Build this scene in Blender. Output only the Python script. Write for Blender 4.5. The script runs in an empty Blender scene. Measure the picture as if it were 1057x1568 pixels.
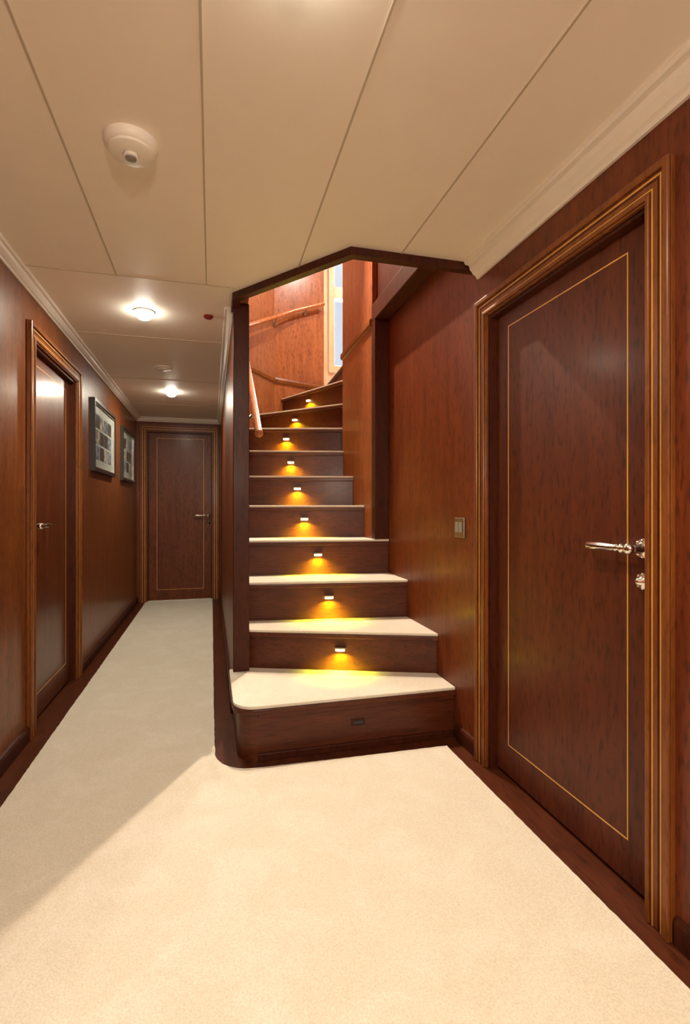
import bpy, bmesh, math, random
from mathutils import Vector, Matrix
random.seed(4)
S = bpy.context.scene
COL = S.collection
CH = 2.09   # corridor ceiling height
UH = 3.95   # stairwell ceiling height

# ------------------------------------------------------------------ materials
def newmat(name):
    m = bpy.data.materials.new(name); m.use_nodes = True
    nt = m.node_tree
    return m, nt, nt.nodes['Principled BSDF']

def wood(name, dark, light, rough=0.42, coat=0.12, scale=(12, 12, 1.5), fleck=0.45, spec=0.28, coatr=0.2):
    m, nt, b = newmat(name)
    tc = nt.nodes.new('ShaderNodeTexCoord')
    mp = nt.nodes.new('ShaderNodeMapping'); mp.inputs['Scale'].default_value = scale
    n1 = nt.nodes.new('ShaderNodeTexNoise'); n1.inputs['Scale'].default_value = 1.6
    n1.inputs['Detail'].default_value = 10; n1.inputs['Roughness'].default_value = 0.70
    n1.inputs['Distortion'].default_value = 0.5
    r = nt.nodes.new('ShaderNodeValToRGB')
    r.color_ramp.elements[0].position = 0.28; r.color_ramp.elements[0].color = (*dark, 1)
    r.color_ramp.elements[1].position = 0.74; r.color_ramp.elements[1].color = (*light, 1)
    mp2 = nt.nodes.new('ShaderNodeMapping'); mp2.inputs['Scale'].default_value = (scale[0]*6, scale[1]*6, scale[2]*12)
    n2 = nt.nodes.new('ShaderNodeTexNoise'); n2.inputs['Scale'].default_value = 1.2; n2.inputs['Detail'].default_value = 3
    r2 = nt.nodes.new('ShaderNodeValToRGB')
    r2.color_ramp.elements[0].position = 0.32; r2.color_ramp.elements[0].color = (1-fleck, 1-fleck, 1-fleck, 1)
    r2.color_ramp.elements[1].position = 0.48; r2.color_ramp.elements[1].color = (1, 1, 1, 1)
    mx = nt.nodes.new('ShaderNodeMix'); mx.data_type = 'RGBA'; mx.blend_type = 'MULTIPLY'
    mx.inputs[0].default_value = 1.0
    L = nt.links.new
    L(tc.outputs['Object'], mp.inputs['Vector']); L(mp.outputs[0], n1.inputs['Vector']); L(n1.outputs['Fac'], r.inputs[0])
    L(tc.outputs['Object'], mp2.inputs['Vector']); L(mp2.outputs[0], n2.inputs['Vector']); L(n2.outputs['Fac'], r2.inputs[0])
    L(r.outputs[0], mx.inputs[6]); L(r2.outputs[0], mx.inputs[7]); L(mx.outputs[2], b.inputs['Base Color'])
    b.inputs['Roughness'].default_value = rough
    b.inputs['Specular IOR Level'].default_value = spec
    b.inputs['Coat Weight'].default_value = coat
    b.inputs['Coat Roughness'].default_value = coatr
    return m

def plain(name, col, rough=0.5, metal=0.0, noise=0.0, nscale=20, bump=0.0):
    m, nt, b = newmat(name)
    b.inputs['Roughness'].default_value = rough; b.inputs['Metallic'].default_value = metal
    tc = nt.nodes.new('ShaderNodeTexCoord')
    n = nt.nodes.new('ShaderNodeTexNoise'); n.inputs['Scale'].default_value = nscale; n.inputs['Detail'].default_value = 4
    r = nt.nodes.new('ShaderNodeValToRGB')
    r.color_ramp.elements[0].position = 0.35; r.color_ramp.elements[1].position = 0.65
    r.color_ramp.elements[0].color = (*[c*(1-noise) for c in col], 1); r.color_ramp.elements[1].color = (*col, 1)
    nt.links.new(tc.outputs['Object'], n.inputs['Vector']); nt.links.new(n.outputs['Fac'], r.inputs[0])
    nt.links.new(r.outputs[0], b.inputs['Base Color'])
    if bump:
        bp = nt.nodes.new('ShaderNodeBump'); bp.inputs['Strength'].default_value = bump; bp.inputs['Distance'].default_value = 0.01
        nt.links.new(n.outputs['Fac'], bp.inputs['Height']); nt.links.new(bp.outputs[0], b.inputs['Normal'])
    return m

def emis(name, col, s):
    m, nt, b = newmat(name)
    b.inputs['Base Color'].default_value = (*col, 1)
    b.inputs['Emission Color'].default_value = (*col, 1); b.inputs['Emission Strength'].default_value = s
    return m

def carpet_mat():
    m, nt, b = newmat('carpet_cream')
    L = nt.links.new
    tc = nt.nodes.new('ShaderNodeTexCoord')
    n = nt.nodes.new('ShaderNodeTexNoise'); n.inputs['Scale'].default_value = 5.5; n.inputs['Detail'].default_value = 8
    n.inputs['Distortion'].default_value = 0.8; n.inputs['Roughness'].default_value = 0.62
    r = nt.nodes.new('ShaderNodeValToRGB')
    r.color_ramp.elements[0].position = 0.44; r.color_ramp.elements[0].color = (0.735, 0.68, 0.565, 1)
    r.color_ramp.elements[1].position = 0.66; r.color_ramp.elements[1].color = (0.785, 0.74, 0.635, 1)  # lighter patches: sheen smears of the pile painted into the colour
    n2 = nt.nodes.new('ShaderNodeTexNoise'); n2.inputs['Scale'].default_value = 210; n2.inputs['Detail'].default_value = 3
    r2 = nt.nodes.new('ShaderNodeValToRGB')
    r2.color_ramp.elements[0].position = 0.28; r2.color_ramp.elements[0].color = (0.83, 0.81, 0.775, 1)
    r2.color_ramp.elements[1].position = 0.65; r2.color_ramp.elements[1].color = (1, 1, 1, 1)
    mx = nt.nodes.new('ShaderNodeMix'); mx.data_type = 'RGBA'; mx.blend_type = 'MULTIPLY'; mx.inputs[0].default_value = 1
    bp = nt.nodes.new('ShaderNodeBump'); bp.inputs['Strength'].default_value = 0.55; bp.inputs['Distance'].default_value = 0.004
    L(tc.outputs['Object'], n.inputs['Vector']); L(tc.outputs['Object'], n2.inputs['Vector'])
    L(n.outputs['Fac'], r.inputs[0]); L(n2.outputs['Fac'], r2.inputs[0])
    L(r.outputs[0], mx.inputs[6]); L(r2.outputs[0], mx.inputs[7]); L(mx.outputs[2], b.inputs['Base Color'])
    L(n2.outputs['Fac'], bp.inputs['Height']); L(bp.outputs[0], b.inputs['Normal'])
    b.inputs['Roughness'].default_value = 0.95
    b.inputs['Sheen Weight'].default_value = 0.2
    return m

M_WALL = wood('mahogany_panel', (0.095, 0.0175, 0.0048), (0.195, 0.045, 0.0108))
M_WALLL = wood('mahogany_panel_lacquered', (0.12, 0.029, 0.0065), (0.25, 0.075, 0.016), coat=0.30, coatr=0.16)
M_DOOR = wood('mahogany_door', (0.062, 0.0112, 0.0035), (0.122, 0.026, 0.0070), rough=0.46, coat=0.05)
M_DOORL = wood('mahogany_door_lacquered', (0.075, 0.015, 0.0042), (0.16, 0.039, 0.0095), rough=0.4, coat=0.45, coatr=0.15)
M_DOORE = wood('mahogany_door_satin', (0.085, 0.017, 0.0045), (0.18, 0.044, 0.010), rough=0.45, coat=0.06)
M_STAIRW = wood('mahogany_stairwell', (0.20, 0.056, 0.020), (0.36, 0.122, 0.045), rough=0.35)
M_DARK = wood('mahogany_dark_trim', (0.038, 0.0075, 0.0028), (0.075, 0.016, 0.0055), rough=0.45, coat=0.03, spec=0.2)
M_STEP = wood('mahogany_step', (0.055, 0.011, 0.0038), (0.115, 0.027, 0.008), scale=(1.5, 14, 14))
M_FRAME = wood('teak_casing', (0.14, 0.038, 0.008), (0.25, 0.078, 0.015), rough=0.38, fleck=0.3)
M_GOLD = wood('boxwood_inlay', (0.60, 0.30, 0.06), (0.75, 0.40, 0.10), rough=0.4, fleck=0.1)
M_RAIL = wood('handrail_wood', (0.28, 0.08, 0.022), (0.45, 0.15, 0.045), rough=0.25)
M_PALE = wood('pale_window_wood', (0.55, 0.30, 0.17), (0.72, 0.46, 0.30), rough=0.35, fleck=0.1)
M_FLOORW = wood('floor_margin_wood', (0.050, 0.011, 0.004), (0.11, 0.028, 0.009), scale=(14, 2, 14), rough=0.35)
M_CEIL = plain('ceiling_vinyl', (0.90, 0.81, 0.67), 0.55, noise=0.02, nscale=6)
M_SEAM = plain('ceiling_seam', (0.52, 0.43, 0.31), 0.6)
M_CORN = plain('cornice_cream', (0.80, 0.72, 0.60), 0.4, noise=0.02)
M_CARPET = carpet_mat()
M_CHROME = plain('polished_nickel', (0.78, 0.76, 0.73), 0.12, 1.0)
M_BRASS = plain('antique_brass_plate', (0.30, 0.25, 0.17), 0.45, 1.0)
M_WHITE = plain('white_plastic', (0.84, 0.78, 0.67), 0.4)
M_GREY = plain('grey_plastic', (0.25, 0.23, 0.2), 0.5)
M_BLACK = plain('black_lacquer', (0.02, 0.018, 0.016), 0.4)
M_RED = plain('red_plastic', (0.22, 0.012, 0.01), 0.3)
M_LAMP = emis('lamp_glass', (1.0, 0.94, 0.82), 70)
M_LED = emis('led_lens', (1.0, 0.88, 0.42), 6)
M_MAT = plain('picture_mount', (0.33, 0.36, 0.32), 0.5, noise=0.1)

# ------------------------------------------------------------------ mesh helpers
def finish(name, bm, mat, parent=None, bevel=0.0, smooth=False):
    bmesh.ops.recalc_face_normals(bm, faces=bm.faces[:])
    me = bpy.data.meshes.new(name); bm.to_mesh(me); bm.free()
    if mat: me.materials.append(mat)
    ob = bpy.data.objects.new(name, me); COL.objects.link(ob)
    if smooth:
        for p in me.polygons: p.use_smooth = True
    if bevel:
        md = ob.modifiers.new('bevel', 'BEVEL'); md.width = bevel; md.segments = 2; md.limit_method = 'ANGLE'
    if parent: adopt(ob, parent)
    return ob

def adopt(ob, parent):
    ob.parent = parent
    ob.matrix_parent_inverse = Matrix.Translation(-Vector(parent.location))

def empty(name, loc):
    e = bpy.data.objects.new(name, None); e.location = loc; e.empty_display_size = 0.1
    COL.objects.link(e); return e

def add_box(bm, x0, x1, y0, y1, z0, z1):
    v = [bm.verts.new((x, y, z)) for x in (x0, x1) for y in (y0, y1) for z in (z0, z1)]
    for f in ((0, 1, 3, 2), (4, 6, 7, 5), (0, 4, 5, 1), (2, 3, 7, 6), (0, 2, 6, 4), (1, 5, 7, 3)):
        bm.faces.new([v[i] for i in f])

def boxes(name, lst, mat, parent=None, bevel=0.0):
    bm = bmesh.new()
    for b in lst: add_box(bm, *b)
    return finish(name, bm, mat, parent, bevel)

def prism(name, poly, lo, hi, mat, parent=None, bevel=0.0, P=None, bm=None):
    own = bm is None
    if own: bm = bmesh.new()
    if P is None: P = lambda a, b, c: (a, b, c)
    A = [bm.verts.new(P(p[0], p[1], lo)) for p in poly]
    B = [bm.verts.new(P(p[0], p[1], hi)) for p in poly]
    bm.faces.new(A); bm.faces.new(B)
    n = len(poly)
    for i in range(n): bm.faces.new((A[i], A[(i+1) % n], B[(i+1) % n], B[i]))
    if own: return finish(name, bm, mat, parent, bevel)

def offset_path(pts, o):
    out = []; n = len(pts)
    for i in range(n):
        ns = []
        if i > 0:
            d = (Vector(pts[i]) - Vector(pts[i-1])).normalized(); ns.append(Vector((d.y, -d.x)))
        if i < n-1:
            d = (Vector(pts[i+1]) - Vector(pts[i])).normalized(); ns.append(Vector((d.y, -d.x)))
        if len(ns) == 2:
            m = (ns[0] + ns[1]).normalized(); k = o / max(0.2, m.dot(ns[0]))
        else: m = ns[0]; k = o
        out.append(Vector(pts[i]) + m*k)
    return out

def sweep(name, pts, prof, mat, parent=None, bevel=0.0):
    bm = bmesh.new()
    rows = []
    for (o, z) in prof:
        rows.append([bm.verts.new((p.x, p.y, z)) for p in offset_path(pts, o)])
    m = len(prof)
    for j in range(m):
        a, b = rows[j], rows[(j+1) % m]
        for i in range(len(pts)-1): bm.faces.new((a[i], a[i+1], b[i+1], b[i]))
    bm.faces.new([r[0] for r in rows]); bm.faces.new([r[-1] for r in rows])
    return finish(name, bm, mat, parent, bevel)

def rect(o0, o1, z0, z1): return [(o0, z0), (o1, z0), (o1, z1), (o0, z1)]

def lathe(bm, prof, org, axis, seg=28):
    ax = Vector(axis).normalized()
    up = Vector((0, 0, 1)) if abs(ax.z) < 0.9 else Vector((1, 0, 0))
    u = ax.cross(up).normalized(); w = ax.cross(u)
    org = Vector(org); rings = []
    for r, t in prof:
        rr = max(r, 1e-5)
        rings.append([bm.verts.new(org + ax*t + (u*math.cos(k*2*math.pi/seg) + w*math.sin(k*2*math.pi/seg))*rr) for k in range(seg)])
    for i in range(len(rings)-1):
        for k in range(seg):
            bm.faces.new((rings[i][k], rings[i][(k+1) % seg], rings[i+1][(k+1) % seg], rings[i+1][k]))
    bm.faces.new(rings[0]); bm.faces.new(rings[-1])

def lathe_ob(name, prof, org, axis, mat, parent=None, seg=28):
    bm = bmesh.new(); lathe(bm, prof, org, axis, seg)
    ob = finish(name, bm, mat, parent, smooth=True)
    md = ob.modifiers.new('es', 'EDGE_SPLIT'); md.split_angle = math.radians(40)
    return ob

def tube(name, pts, r, mat, parent=None):
    cu = bpy.data.curves.new(name, 'CURVE'); cu.dimensions = '3D'; cu.bevel_depth = r; cu.bevel_resolution = 5
    cu.use_fill_caps = True
    sp = cu.splines.new('POLY'); sp.points.add(len(pts)-1)
    for p, q in zip(sp.points, pts): p.co = (*q, 1)
    tmp = bpy.data.objects.new(name+'_c', cu); COL.objects.link(tmp)
    dg = bpy.context.evaluated_depsgraph_get()
    me = bpy.data.meshes.new_from_object(tmp.evaluated_get(dg)); bpy.data.objects.remove(tmp)
    me.name = name; me.materials.clear(); me.materials.append(mat)
    for p in me.polygons: p.use_smooth = True
    ob = bpy.data.objects.new(name, me); COL.objects.link(ob)
    if parent: adopt(ob, parent)
    return ob

# ------------------------------------------------------------------ room shell
XL, XR, YB, YE = -0.81, 1.09, -1.6, 6.10
PX0, PX1 = 0.11, 0.18
boxes('floor', [(-0.95, 2.4, YB-0.1, YE+0.1, -0.06, 0.0)], M_FLOORW)

def arc(cx, cy, r, a0, a1, n=10):
    return [(cx + r*math.cos(math.radians(a0+(a1-a0)*i/n)), cy + r*math.sin(math.radians(a0+(a1-a0)*i/n))) for i in range(n+1)]
cp = [(XL+0.10, YB+0.05), (1.0, YB+0.05), (1.0, 2.035), (0.6, 2.042)]
cp += [(x, y) for x, y in arc(0.175, 2.215, 0.16, 270, 180)]
cp += [(0.013, 2.6), (0.013, YE-0.06), (XL+0.10, YE-0.06)]
# slightly irregular hand-cut pile edge
fine = []
for i in range(len(cp)):
    a = Vector(cp[i]); b = Vector(cp[(i+1) % len(cp)]); L_ = (b-a).length
    k = max(1, int(L_/0.02))
    for j in range(k):
        q = a.lerp(b, j/k); fine.append((q.x+random.uniform(-0.0014, 0.0014), q.y+random.uniform(-0.0014, 0.0014)))
prism('carpet', fine, 0.0005, 0.013, M_CARPET)

prism('ceiling', [(-0.95, YB-0.1), (1.2, YB-0.1), (1.2, 1.94), (0.54, 1.94), (0.11, 2.49), (0.11, YE+0.1), (-0.95, YE+0.1)], CH, CH+0.05, M_CEIL)
bm = bmesh.new()
g = 0.0027
for x, y1 in ((-0.406, 2.43), (-0.022, 2.43), (0.362, 2.16), (0.747, 1.93)):
    add_box(bm, x-g, x+g, YB, y1, CH-0.003, CH+0.001)
for y in (2.43, 3.26, 4.3, 5.3):
    add_box(bm, XL, 0.11, y-g, y+g, CH-0.002, CH+0.001)
finish('trim_1', bm, M_SEAM)

LD = (2.66, 3.44)
DZ = 1.84
boxes('wall_left', [(XL-0.12, XL, YB-0.1, LD[0], 0, CH), (XL-0.12, XL, LD[1], YE+0.1, 0, CH), (XL-0.12, XL, LD[0], LD[1], DZ, CH),
                    (XL-0.14, XL-0.10, LD[0], LD[1], 0, DZ)], M_WALLL)
RD = (1.06, 1.84)
boxes('wall_right', [(XR, XR+0.12, YB-0.1, RD[0], 0, CH), (XR, XR+0.12, RD[1], 3.10, 0, CH), (XR, XR+0.12, RD[0], RD[1], DZ, CH),
                     (XR+0.10, XR+0.14, RD[0], RD[1], 0, DZ), (XR, XR+0.12, 1.94, 3.10, CH, UH)], M_WALL)
ED = (-0.70, 0.01)
EZ = 1.94
boxes('wall_end', [(XL, ED[0], YE, YE+0.12, 0, CH), (ED[1], PX0, YE, YE+0.12, 0, CH), (ED[0], ED[1], YE, YE+0.12, EZ, CH),
                   (ED[0], ED[1], YE+0.10, YE+0.14, 0, EZ)], M_WALL)
boxes('wall_back', [(XL, XR, YB-0.1, YB, 0, CH)], M_WALL)
boxes('wall_partition', [(PX0, PX1, 2.66, YE, 0, CH)], M_WALL)
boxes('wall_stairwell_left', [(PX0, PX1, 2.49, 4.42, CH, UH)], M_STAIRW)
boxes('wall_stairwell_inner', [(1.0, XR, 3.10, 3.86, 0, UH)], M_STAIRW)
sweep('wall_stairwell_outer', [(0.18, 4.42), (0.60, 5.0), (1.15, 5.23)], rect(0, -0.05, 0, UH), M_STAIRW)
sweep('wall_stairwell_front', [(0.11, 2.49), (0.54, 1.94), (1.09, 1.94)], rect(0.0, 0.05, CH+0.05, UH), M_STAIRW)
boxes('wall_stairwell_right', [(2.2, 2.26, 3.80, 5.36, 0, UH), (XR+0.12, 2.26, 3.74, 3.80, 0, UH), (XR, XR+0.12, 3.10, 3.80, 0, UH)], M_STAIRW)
boxes('ceiling_stairwell', [(0.05, 2.3, 1.85, 5.4, UH, UH+0.05)], M_CEIL)
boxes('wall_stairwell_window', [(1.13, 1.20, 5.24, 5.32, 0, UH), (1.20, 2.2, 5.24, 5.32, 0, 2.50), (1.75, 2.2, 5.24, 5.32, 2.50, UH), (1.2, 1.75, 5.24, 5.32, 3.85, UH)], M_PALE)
win = empty('window_1', (1.475, 5.28, 3.1))
boxes('frame', [(1.20, 1.265, 5.22, 5.33, 2.50, 3.85), (1.705, 1.75, 5.23, 5.33, 2.50, 3.85), (1.265, 1.705, 5.23, 5.33, 2.50, 2.58),
                (1.265, 1.705, 5.23, 5.33, 3.80, 3.85), (1.265, 1.705, 5.23, 5.33, 3.30, 3.42)], M_PALE, win, 0.004)
mg, ntg, bg = newmat('window_glass')
tr = ntg.nodes.new('ShaderNodeBsdfTransparent'); gl = ntg.nodes.new('ShaderNodeBsdfGlossy'); gl.inputs['Roughness'].default_value = 0.02
mxs = ntg.nodes.new('ShaderNodeMixShader'); mxs.inputs[0].default_value = 0.06
ntg.links.new(tr.outputs[0], mxs.inputs[1]); ntg.links.new(gl.outputs[0], mxs.inputs[2]); ntg.links.new(mxs.outputs[0], ntg.nodes['Material Output'].inputs[0])
boxes('glass', [(1.26, 1.71, 5.277, 5.283, 2.56, 3.81)], mg, win)

sweep('trim_2', [(0.11, 2.655), (0.11, 2.49), (0.54, 1.94), (1.088, 1.94)], rect(-0.028, 0.012, CH-0.032, CH+0.12), M_DARK, bevel=0.003)
boxes('trim_3', [(PX0-0.004, PX1+0.006, 2.60, 2.66, 0.231, CH-0.001)], M_DARK, bevel=0.003)
boxes('trim_4', [(0.995, XR-0.001, 3.03, 3.10, 0.861, 2.25)], M_DARK, bevel=0.003)
boxes('trim_5', [(0.995, XR-0.001, 1.97, 3.10, 2.25, 2.36), (1.03, XR-0.001, 1.97, 3.10, 2.36, UH)], M_DARK, bevel=0.004)
sweep('trim_6', [(1.0, 3.86), (1.0, 3.101)], [(0, 2.22), (0.012, 2.225), (0.018, 2.24), (0.018, 2.265), (0.01, 2.275), (0, 2.28)], M_FRAME)
sweep('trim_7', [(0.18, 4.0), (0.18, 4.42), (0.60, 5.0), (1.15, 5.23)], [(0, 2.30), (0.015, 2.305), (0.02, 2.33), (0.012, 2.35), (0, 2.355)], M_FRAME)

def cornice(name, pts, k=1.0):
    pr = [(0, -0.052), (0.007, -0.052), (0.010, -0.044), (0.018, -0.040), (0.030, -0.026), (0.034, -0.014), (0.046, -0.012), (0.050, -0.006), (0.050, 0.0), (0, 0)]
    sweep(name, pts, [(o*k, CH+z*k) for o, z in pr], M_CORN)
cornice('trim_8', [(XL, YB), (XL, YE), (PX0, YE), (PX0, 2.67)], 0.9)
cornice('trim_9', [(XR, 1.92), (XR, YB)], 1.35)
bp_ = [(0, 0), (0.014, 0), (0.014, 0.055), (0.009, 0.066), (0, 0.07)]
sweep('baseboard_left', [(XL, YB), (XL, 2.58)], bp_, M_DARK)
sweep('baseboard_left_far', [(XL, 3.525), (XL, YE)], bp_, M_DARK)
sweep('baseboard_partition', [(PX0, YE), (PX0, 2.67)], bp_, M_DARK)
sweep('baseboard_right', [(XR, 2.10), (XR, 1.93)], bp_, M_DARK)
sweep('baseboard_right_near', [(XR, 0.975), (XR, YB)], bp_, M_DARK)

# ------------------------------------------------------------------ doors
def lever(parent, P, a, z, s, k=1.0):
    o = Vector(P(a, 0, z)); n = (Vector(P(a, 1, z)) - o).normalized(); t = (Vector(P(a+s, 0, z)) - o).normalized()
    bm = bmesh.new()
    lathe(bm, [(0.027, 0), (0.027, 0.004), (0.023, 0.007), (0.016, 0.010), (0.012, 0.020), (0.009, 0.030), (0.011, 0.040), (0.015, 0.046), (0.015, 0.056), (0.009, 0.062), (0.001, 0.064)], o, n)
    c = o + n*0.050
    lathe(bm, [(0.006, 0.0), (0.006, 0.014), (0.013, 0.018), (0.014, 0.024), (0.008, 0.029), (0.006, 0.034), (0.011, 0.040), (0.009, 0.046), (0.0095, 0.050), (0.012, 0.10), (0.012, 0.146), (0.010, 0.152), (0.001, 0.154)], c, t)
    for k2 in range(8):
        an = k2*math.pi/4
        q = o + (Vector((0, 0, 1))*math.cos(an) + t*math.sin(an))*0.020
        lathe(bm, [(0.007, 0.003), (0.006, 0.008), (0.001, 0.011)], q, n, 10)
    finish('lever_handle', bm, M_CHROME, parent, smooth=True)
    bm = bmesh.new()
    e = Vector(P(a, 0, z-0.088))
    lathe(bm, [(0.023, 0), (0.023, 0.004), (0.018, 0.009), (0.010, 0.011), (0.008, 0.024), (0.001, 0.026)], e, n)
    for k2 in range(8):
        an = k2*math.pi/4
        q = e + (Vector((0, 0, 1))*math.cos(an) + t*math.sin(an))*0.018
        lathe(bm, [(0.006, 0.003), (0.005, 0.007), (0.001, 0.010)], q, n, 10)
    finish('key_escutcheon', bm, M_CHROME, parent, smooth=True)

def door(name, P, a0, a1, zt, hs, hz=0.945, sill=False, leafmat=None):
    e = empty(name, P((a0+a1)/2, 0, 0))
    def pr(nm, poly, d0, d1, mat, bev=0.0):
        prism(nm, poly, d0, d1, mat, e, bev, P=lambda a, z, d: P(a, d, z))
    pr('leaf', [(a0+0.012, 0.012), (a1-0.012, 0.012), (a1-0.012, zt-0.012), (a0+0.012, zt-0.012)], -0.07, -0.03, leafmat or M_DOOR, 0.002)
    bm = bmesh.new(); i0, i1, z0, z1, w = a0+0.098, a1-0.094, 0.13, zt-0.075, 0.004
    for q in ([(i0, z0), (i0+w, z0), (i0+w, z1), (i0, z1)], [(i1-w, z0), (i1, z0), (i1, z1), (i1-w, z1)],
              [(i0+w, z0), (i1-w, z0), (i1-w, z0+w), (i0+w, z0+w)], [(i0+w, z1-w), (i1-w, z1-w), (i1-w, z1), (i0+w, z1)]):
        prism('', q, -0.031, -0.0293, None, P=lambda a, z, d: P(a, d, z), bm=bm)
    finish('inlay', bm, M_GOLD, e)
    def U(ins, w):
        A0, A1, Z = a0-0.078+ins, a1+0.078-ins, zt+0.072-ins
        return [(A0, 0), (A0, Z), (A1, Z), (A1, 0), (A1-w, 0), (A1-w, Z-w), (A0+w, Z-w), (A0+w, 0)]
    pr('casing', U(0, 0.078), 0.0, 0.014, M_FRAME, 0.002)
    pr('casing_outer_bead', U(0.0, 0.020), 0.014, 0.024, M_FRAME, 0.004)
    pr('casing_inlay', U(0.027, 0.004), 0.0135, 0.0152, M_GOLD)
    pr('casing_inner_inlay', U(0.053, 0.003), 0.0135, 0.0152, M_GOLD)
    pr('casing_inner_bead', U(0.060, 0.013), 0.014, 0.021, M_FRAME, 0.004)
    pr('casing_groove', U(0.034, 0.004), 0.0135, 0.0147, M_DARK)
    pr('jamb', U(0.078, 0.012), -0.09, 0.0, M_DARK)
    if sill:
        pr('sill', [(a0, 0.0), (a1, 0.0), (a1, 0.012), (a0, 0.012)], -0.07, 0.01, M_WHITE)
    PD = lambda a, d, z: P(a, d-0.03, z)
    if hs < 0: lever(e, PD, a0+0.045, hz, 1)
    else: lever(e, PD, a1-0.045, hz, -1)
    return e

door('door_1', lambda a, d, z: (XR-d, a, z), RD[0], RD[1], DZ-0.0, -1)
door('door_2', lambda a, d, z: (XL+d, a, z), LD[0], LD[1], DZ, -1, hz=0.97, leafmat=M_DOORL)
door('door_3', lambda a, d, z: (a, YE-d, z), ED[0], ED[1], EZ, 1, hz=0.98, sill=True, leafmat=M_DOORE)

# ------------------------------------------------------------------ staircase
st = empty('staircase', (0.6, 3.0, 0))
Z = {1: 0.23, 2: 0.43, 3: 0.645, 4: 0.86, 5: 1.075, 6: 1.29, 7: 1.505, 8: 1.72, 9: 1.935, 10: 2.15, 11: 2.365}
N = {2: ((0.18, 2.64), (1.09, 2.31)), 3: ((0.18, 2.83), (1.09, 2.71)), 4: ((0.18, 3.11), (1.09, 3.02)),
     5: ((0.18, 3.42), (1.0, 3.27)), 6: ((0.18, 3.70), (1.0, 3.54)), 7: ((0.18, 3.985), (1.0, 3.82)),
     8: ((0.18, 4.26), (1.06, 4.02)), 9: ((0.42, 4.75), (1.09, 4.06)), 10: ((0.67, 5.03), (1.11, 4.09)), 11: ((1.17, 5.23), (1.14, 4.12))}
def inset(n, o):
    L, R = Vector(N[n][0]), Vector(N[n][1]); d = (R-L).normalized()
    nn = Vector((-d.y, d.x))
    return L+nn*o, R+nn*o
OV = 0.022
def shape(n, o, bo):
    if n == 1:
        r = 0.10-o
        front = [(0.085+o, 2.655)] + arc(0.185, 2.22, r, 180, 270, 10) + [(1.088, 2.12+o)]
        bl, br = inset(2, bo)
        return front + [(1.088, br.y), (0.185, bl.y), (0.18, 2.655)]
    L, R = inset(n, o)
    if n == 11:
        return [tuple(L), tuple(R), (1.2, 3.81), (2.195, 3.81), (2.195, 5.235)]
    bl, br = inset(n+1, bo)
    pts = [tuple(L), tuple(R)]
    if n == 4: pts = [tuple(L), (1.088, R.y), (1.088, 3.10), (0.999, 3.10)]
    if n == 7: pts += [(0.999, 3.865), (1.06, 3.87)]
    pts += [tuple(br), tuple(bl)]
    if n == 8: pts += [(0.185, 4.42)]
    if n == 9: pts += [(0.60, 4.995)]
    if n == 10: pts += [(1.15, 5.225)]
    return pts
for n in range(1, 12):
    z = Z[n]
    prism('riser_%d' % n, shape(n, OV, OV), 0.0, z-0.034, M_STEP, st)
    prism('nosing_%d' % n, shape(n, 0.0, OV), z-0.034, z-0.012, M_STEP, st, 0.004)
    prism('tread_carpet_%d' % n, shape(n, 0.004, OV), z-0.012, z+0.002, M_CARPET, st, 0.004)
boxes('riser_moulding', [(0.19, 1.085, 2.132, 2.142, 0.175, 0.196)], M_STEP, st, 0.003)
boxes('riser_plinth', [(0.19, 1.085, 2.128, 2.142, 0.0, 0.03)], M_DARK, st, 0.003)
boxes('riser_socket_plate', [(0.594, 0.656, 2.1385, 2.143, 0.099, 0.128)], M_DARK, st, 0.001)
boxes('riser_socket', [(0.602, 0.648, 2.1365, 2.1384, 0.107, 0.120)], M_BLACK, st)

SX = {2: 0.636, 3: 0.643, 4: 0.64, 5: 0.606, 6: 0.604, 7: 0.60, 8: 0.60, 9: 0.725, 10: 0.88}
for n in range(2, 11):
    L, R = inset(n, OV); t = (SX[n]-L.x)/(R.x-L.x); p = L.lerp(R, t)
    d = (R-L).normalized(); out = Vector((d.y, -d.x)); zc = Z[n]-0.092
    e = empty('step_light', (p.x, p.y, zc))
    def PB(a, b, c, p=p, d=d, out=out): return (p.x + d.x*a + out.x*b, p.y + d.y*a + out.y*b, c)
    prism('housing', [(-0.027, 0.0), (0.027, 0.0), (0.027, 0.026), (-0.027, 0.026)], zc+0.006, zc+0.014, M_BRASS, e, 0.002, P=PB)
    prism('lens', [(-0.022, 0.001), (0.022, 0.001), (0.024, 0.018), (0.014, 0.024), (-0.014, 0.024), (-0.024, 0.018)], zc-0.006, zc+0.0058, M_LED, e, 0.002, P=PB)
    ld = bpy.data.lights.new('led', 'AREA'); ld.shape = 'RECTANGLE'; ld.size = 0.04; ld.size_y = 0.012
    ld.energy = 2.8; ld.color = (1.0, 0.88, 0.015); ld.spread = math.radians(142)
    lo = bpy.data.objects.new('led', ld); COL.objects.link(lo)
    lo.location = PB(0, 0.030, zc-0.010)
    lo.rotation_euler = (0, 0, math.atan2(d.y, d.x))
    adopt(lo, e)

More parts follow.
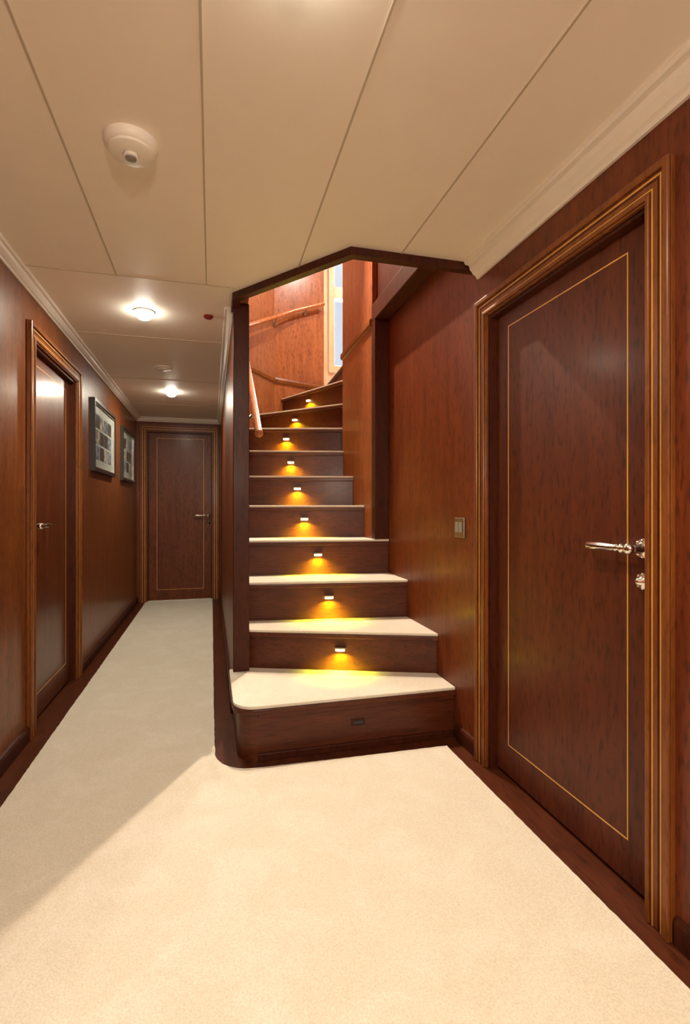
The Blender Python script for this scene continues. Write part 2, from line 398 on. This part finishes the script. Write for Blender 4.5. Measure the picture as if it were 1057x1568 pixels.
hr = empty('handrail', (0.25, 3.5, 1.9))
hp = [(0.245, 2.72, 1.455), (0.245, 3.6, 2.05), (0.245, 4.2, 2.47), (0.30, 4.45, 2.64), (0.62, 4.91, 2.92), (0.80, 5.01, 3.03), (1.13, 5.15, 3.19)]
tube('rail', hp, 0.021, M_RAIL, hr)
bm = bmesh.new()
for a, wl in (((0.245, 2.95, 1.61), (0.18, 2.95, 1.55)), ((0.245, 3.9, 2.26), (0.18, 3.9, 2.20)), ((0.62, 4.91, 2.92), (0.60, 5.0, 2.86)), ((0.95, 5.08, 3.105), (0.92, 5.13, 3.05))):
    v = Vector(wl)-Vector(a)
    lathe(bm, [(0.008, 0), (0.008, v.length*0.8), (0.02, v.length*0.85), (0.02, v.length)], a, v, 14)
finish('brackets', bm, M_BRASS, hr, smooth=True)
lathe_ob('end_cap', [(0.012, -0.012), (0.022, -0.006), (0.024, 0.0), (0.022, 0.008)], hp[0], Vector(hp[1])-Vector(hp[0]), M_RAIL, hr)

# ------------------------------------------------------------------ ceiling fittings
sd = empty('smoke_detector', (-0.22, 1.54, CH))
lathe_ob('base', [(0.072, 0), (0.072, 0.012), (0.066, 0.022), (0.060, 0.025)], (-0.22, 1.54, CH), (0, 0, -1), M_WHITE, sd, 48)
lathe_ob('dome', [(0.060, 0.0), (0.060, 0.008), (0.050, 0.012), (0.022, 0.014), (0.020, 0.012), (0.020, 0.020), (0.017, 0.022)], (-0.22, 1.54, CH-0.024), (0, 0, -1), M_WHITE, sd, 48)
lathe_ob('sensor', [(0.015, 0.0), (0.015, 0.005), (0.008, 0.007)], (-0.22, 1.54, CH-0.044), (0, 0, -1), M_GREY, sd)
lathe_ob('call_indicator', [(0.026, 0), (0.026, 0.006), (0.020, 0.013), (0.006, 0.016)], (-0.015, 2.82, CH), (0, 0, -1), M_RED)
cs = empty('ceiling_speaker', (-0.34, 3.93, CH))
lathe_ob('ring', [(0.062, 0), (0.062, 0.006), (0.054, 0.010), (0.046, 0.010)], (-0.34, 3.93, CH), (0, 0, -1), M_WHITE, cs)
lathe_ob('grille', [(0.044, 0), (0.040, 0.008), (0.03, 0.013)], (-0.34, 3.93, CH-0.006), (0, 0, -1), M_CORN, cs)

def downlight(x, y, z, power, col=(1.0, 0.90, 0.70), r=0.036):
    e = empty('downlight', (x, y, z))
    bm = bmesh.new()
    sg = 36
    rings = []
    for rr, dz in ((0.054, 0), (0.054, -0.004), (0.050, -0.006), (0.046, -0.005), (0.046, 0.0)):
        rings.append([bm.verts.new((x+rr*math.cos(k*2*math.pi/sg), y+rr*math.sin(k*2*math.pi/sg), z+dz)) for k in range(sg)])
    for i in range(4):
        for k in range(sg): bm.faces.new((rings[i][k], rings[i][(k+1) % sg], rings[i+1][(k+1) % sg], rings[i+1][k]))
    finish('bezel', bm, M_CORN, e, smooth=True)
    lathe_ob('lamp', [(0.042, 0), (0.042, 0.014), (0.038, 0.028), (0.027, 0.039), (0.012, 0.044), (0.001, 0.045)], (x, y, z), (0, 0, -1), M_LAMP, e)
    ld = bpy.data.lights.new('bulb', 'AREA'); ld.shape = 'DISK'; ld.size = 2*r; ld.energy = power; ld.color = col
    lo = bpy.data.objects.new('bulb', ld); COL.objects.link(lo); lo.location = (x, y, z-0.048)
    adopt(lo, e)
    return e
downlight(-0.342, 2.84, CH, 12)
downlight(-0.342, 4.72, CH, 13)
downlight(0.16, 0.88, CH, 9)
downlight(0.16, -0.75, CH, 15)  # unseen, added behind the camera as foreground fill
downlight(0.65, 3.9, UH, 36, (1.0, 0.86, 0.68))
downlight(1.65, 4.5, UH, 30, (1.0, 0.93, 0.84))  # unseen, added to bring more light onto the outer stair wall

# pendant spotlight in the stairwell aimed at the lobby floor
sp = empty('adjustable_spotlight', (0.64, 3.42, UH))
lathe_ob('mount', [(0.03, 0), (0.03, 0.02), (0.008, 0.025), (0.008, 0.40)], (0.64, 3.42, UH), (0, 0, -1), M_WHITE, sp)
HC = Vector((0.64, 3.42, 3.53))
dirv = (Vector((0.10, 0.9, 0)) - HC).normalized()
lathe_ob('head', [(0.02, -0.05), (0.035, -0.03), (0.035, 0.03), (0.03, 0.03)], HC, dirv, M_WHITE, sp)
ld = bpy.data.lights.new('spot', 'SPOT'); ld.energy = 350; ld.spot_size = math.radians(85); ld.spot_blend = 0.4; ld.shadow_soft_size = 0.015
ld.color = (1.0, 0.79, 0.60)
lo = bpy.data.objects.new('spot', ld); COL.objects.link(lo); lo.location = HC+dirv*0.045
lo.rotation_euler = dirv.to_track_quat('-Z', 'Y').to_euler(); adopt(lo, sp)

# unseen fill lamp added behind the camera to brighten the lobby ceiling
sc = empty('added_fill_lamp', (0.15, YB+0.06, 1.35))
lathe_ob('backplate', [(0.05, 0), (0.05, 0.008), (0.02, 0.014), (0.012, 0.05)], (0.15, YB, 1.35), (0, 1, 0), M_BRASS, sc)
lathe_ob('shade', [(0.03, -0.05), (0.07, 0.06), (0.068, 0.06), (0.028, -0.048)], (0.15, YB+0.1, 1.35), (0, 0, 1), M_WHITE, sc)
ld = bpy.data.lights.new('bulb', 'POINT'); ld.energy = 108; ld.shadow_soft_size = 0.05; ld.color = (1.0, 0.88, 0.72)
lo = bpy.data.objects.new('bulb', ld); COL.objects.link(lo); lo.location = (0.15, YB+0.10, 1.47); adopt(lo, sc)

ld = bpy.data.lights.new('daylight', 'AREA'); ld.shape = 'RECTANGLE'; ld.size = 0.8; ld.size_y = 1.4; ld.energy = 150; ld.color = (0.92, 0.95, 1.0)
lo = bpy.data.objects.new('daylight', ld); COL.objects.link(lo); lo.location = (1.6, 5.9, 3.4)
lo.rotation_euler = Vector((-0.5, -1, -0.3)).to_track_quat('-Z', 'Y').to_euler()
w = bpy.data.worlds.new('sky'); S.world = w; w.use_nodes = True
w.node_tree.nodes['Background'].inputs[0].default_value = (0.76, 0.87, 1.0, 1); w.node_tree.nodes['Background'].inputs[1].default_value = 0.9

# ------------------------------------------------------------------ wall things
sw = empty('light_switch', (XR, 2.08, 0.97))
boxes('plate', [(XR-0.008, XR, 2.035, 2.125, 0.922, 1.012)], M_BRASS, sw, 0.003)
boxes('rockers', [(XR-0.012, XR-0.008, 2.05, 2.076, 0.947, 0.992), (XR-0.012, XR-0.008, 2.084, 2.11, 0.947, 0.992)], M_GREY, sw, 0.001)

def picture(y0, y1, z0, z1, rows, cols):
    e = empty('framed_photo_collage', (XL, (y0+y1)/2, z0))
    P = lambda a, z, d: (XL+d, a, z)
    def ring(nm, i, w, d0, d1, mat):
        bm = bmesh.new()
        A0, A1, Z0, Z1 = y0+i, y1-i, z0+i, z1-i
        for q in ([(A0, Z0), (A0+w, Z0+w), (A0+w, Z1-w), (A0, Z1)], [(A1, Z0), (A1, Z1), (A1-w, Z1-w), (A1-w, Z0+w)],
                  [(A0, Z0), (A1, Z0), (A1-w, Z0+w), (A0+w, Z0+w)], [(A0, Z1), (A0+w, Z1-w), (A1-w, Z1-w), (A1, Z1)]):
            prism('', q, d0, d1, None, P=P, bm=bm)
        finish(nm, bm, mat, e)
    ring('frame', 0, 0.020, 0, 0.03, M_BLACK)
    ring('frame_fillet', 0.020, 0.012, 0, 0.024, M_CHROME)
    prism('mount', [(y0+0.03, z0+0.03), (y1-0.03, z0+0.03), (y1-0.03, z1-0.03), (y0+0.03, z1-0.03)], 0.002, 0.012, M_MAT, e, P=P)
    mats = [plain('photo_print_a', (0.30, 0.36, 0.44), 0.3, noise=0.9, nscale=30), plain('photo_print_b', (0.10, 0.085, 0.07), 0.3, noise=0.8, nscale=40), plain('photo_print_c', (0.62, 0.58, 0.50), 0.3, noise=0.9, nscale=25)]
    aw = (y1-y0-0.20)/cols; ah = (z1-z0-0.17)/rows
    for r in range(rows):
        for c in range(cols):
            a = y0+0.10+c*aw; b = z0+0.085+r*ah; m = 0.009
            prism('photo_%d' % (r*cols+c+1), [(a+m, b+m), (a+aw-m, b+m), (a+aw-m, b+ah-m), (a+m, b+ah-m)], 0.012, 0.014, mats[(r*2+c+(r*c) % 2) % 3], e, P=P)
picture(3.84, 4.62, 1.32, 1.83, 3, 4)
picture(5.02, 5.72, 1.32, 1.82, 3, 3)

# ------------------------------------------------------------------ camera
cam = bpy.data.cameras.new('camera'); co = bpy.data.objects.new('camera', cam); COL.objects.link(co)
co.location = (0, 0, 1.05); co.rotation_euler = (math.radians(90), 0, -math.radians(14.8))
cam.sensor_fit = 'HORIZONTAL'; cam.sensor_width = 36; cam.lens = 36*775/1057; cam.shift_y = -0.0038; cam.clip_start = 0.02
S.camera = co
S.view_settings.view_transform = 'Standard'
S.view_settings.exposure = 0.0
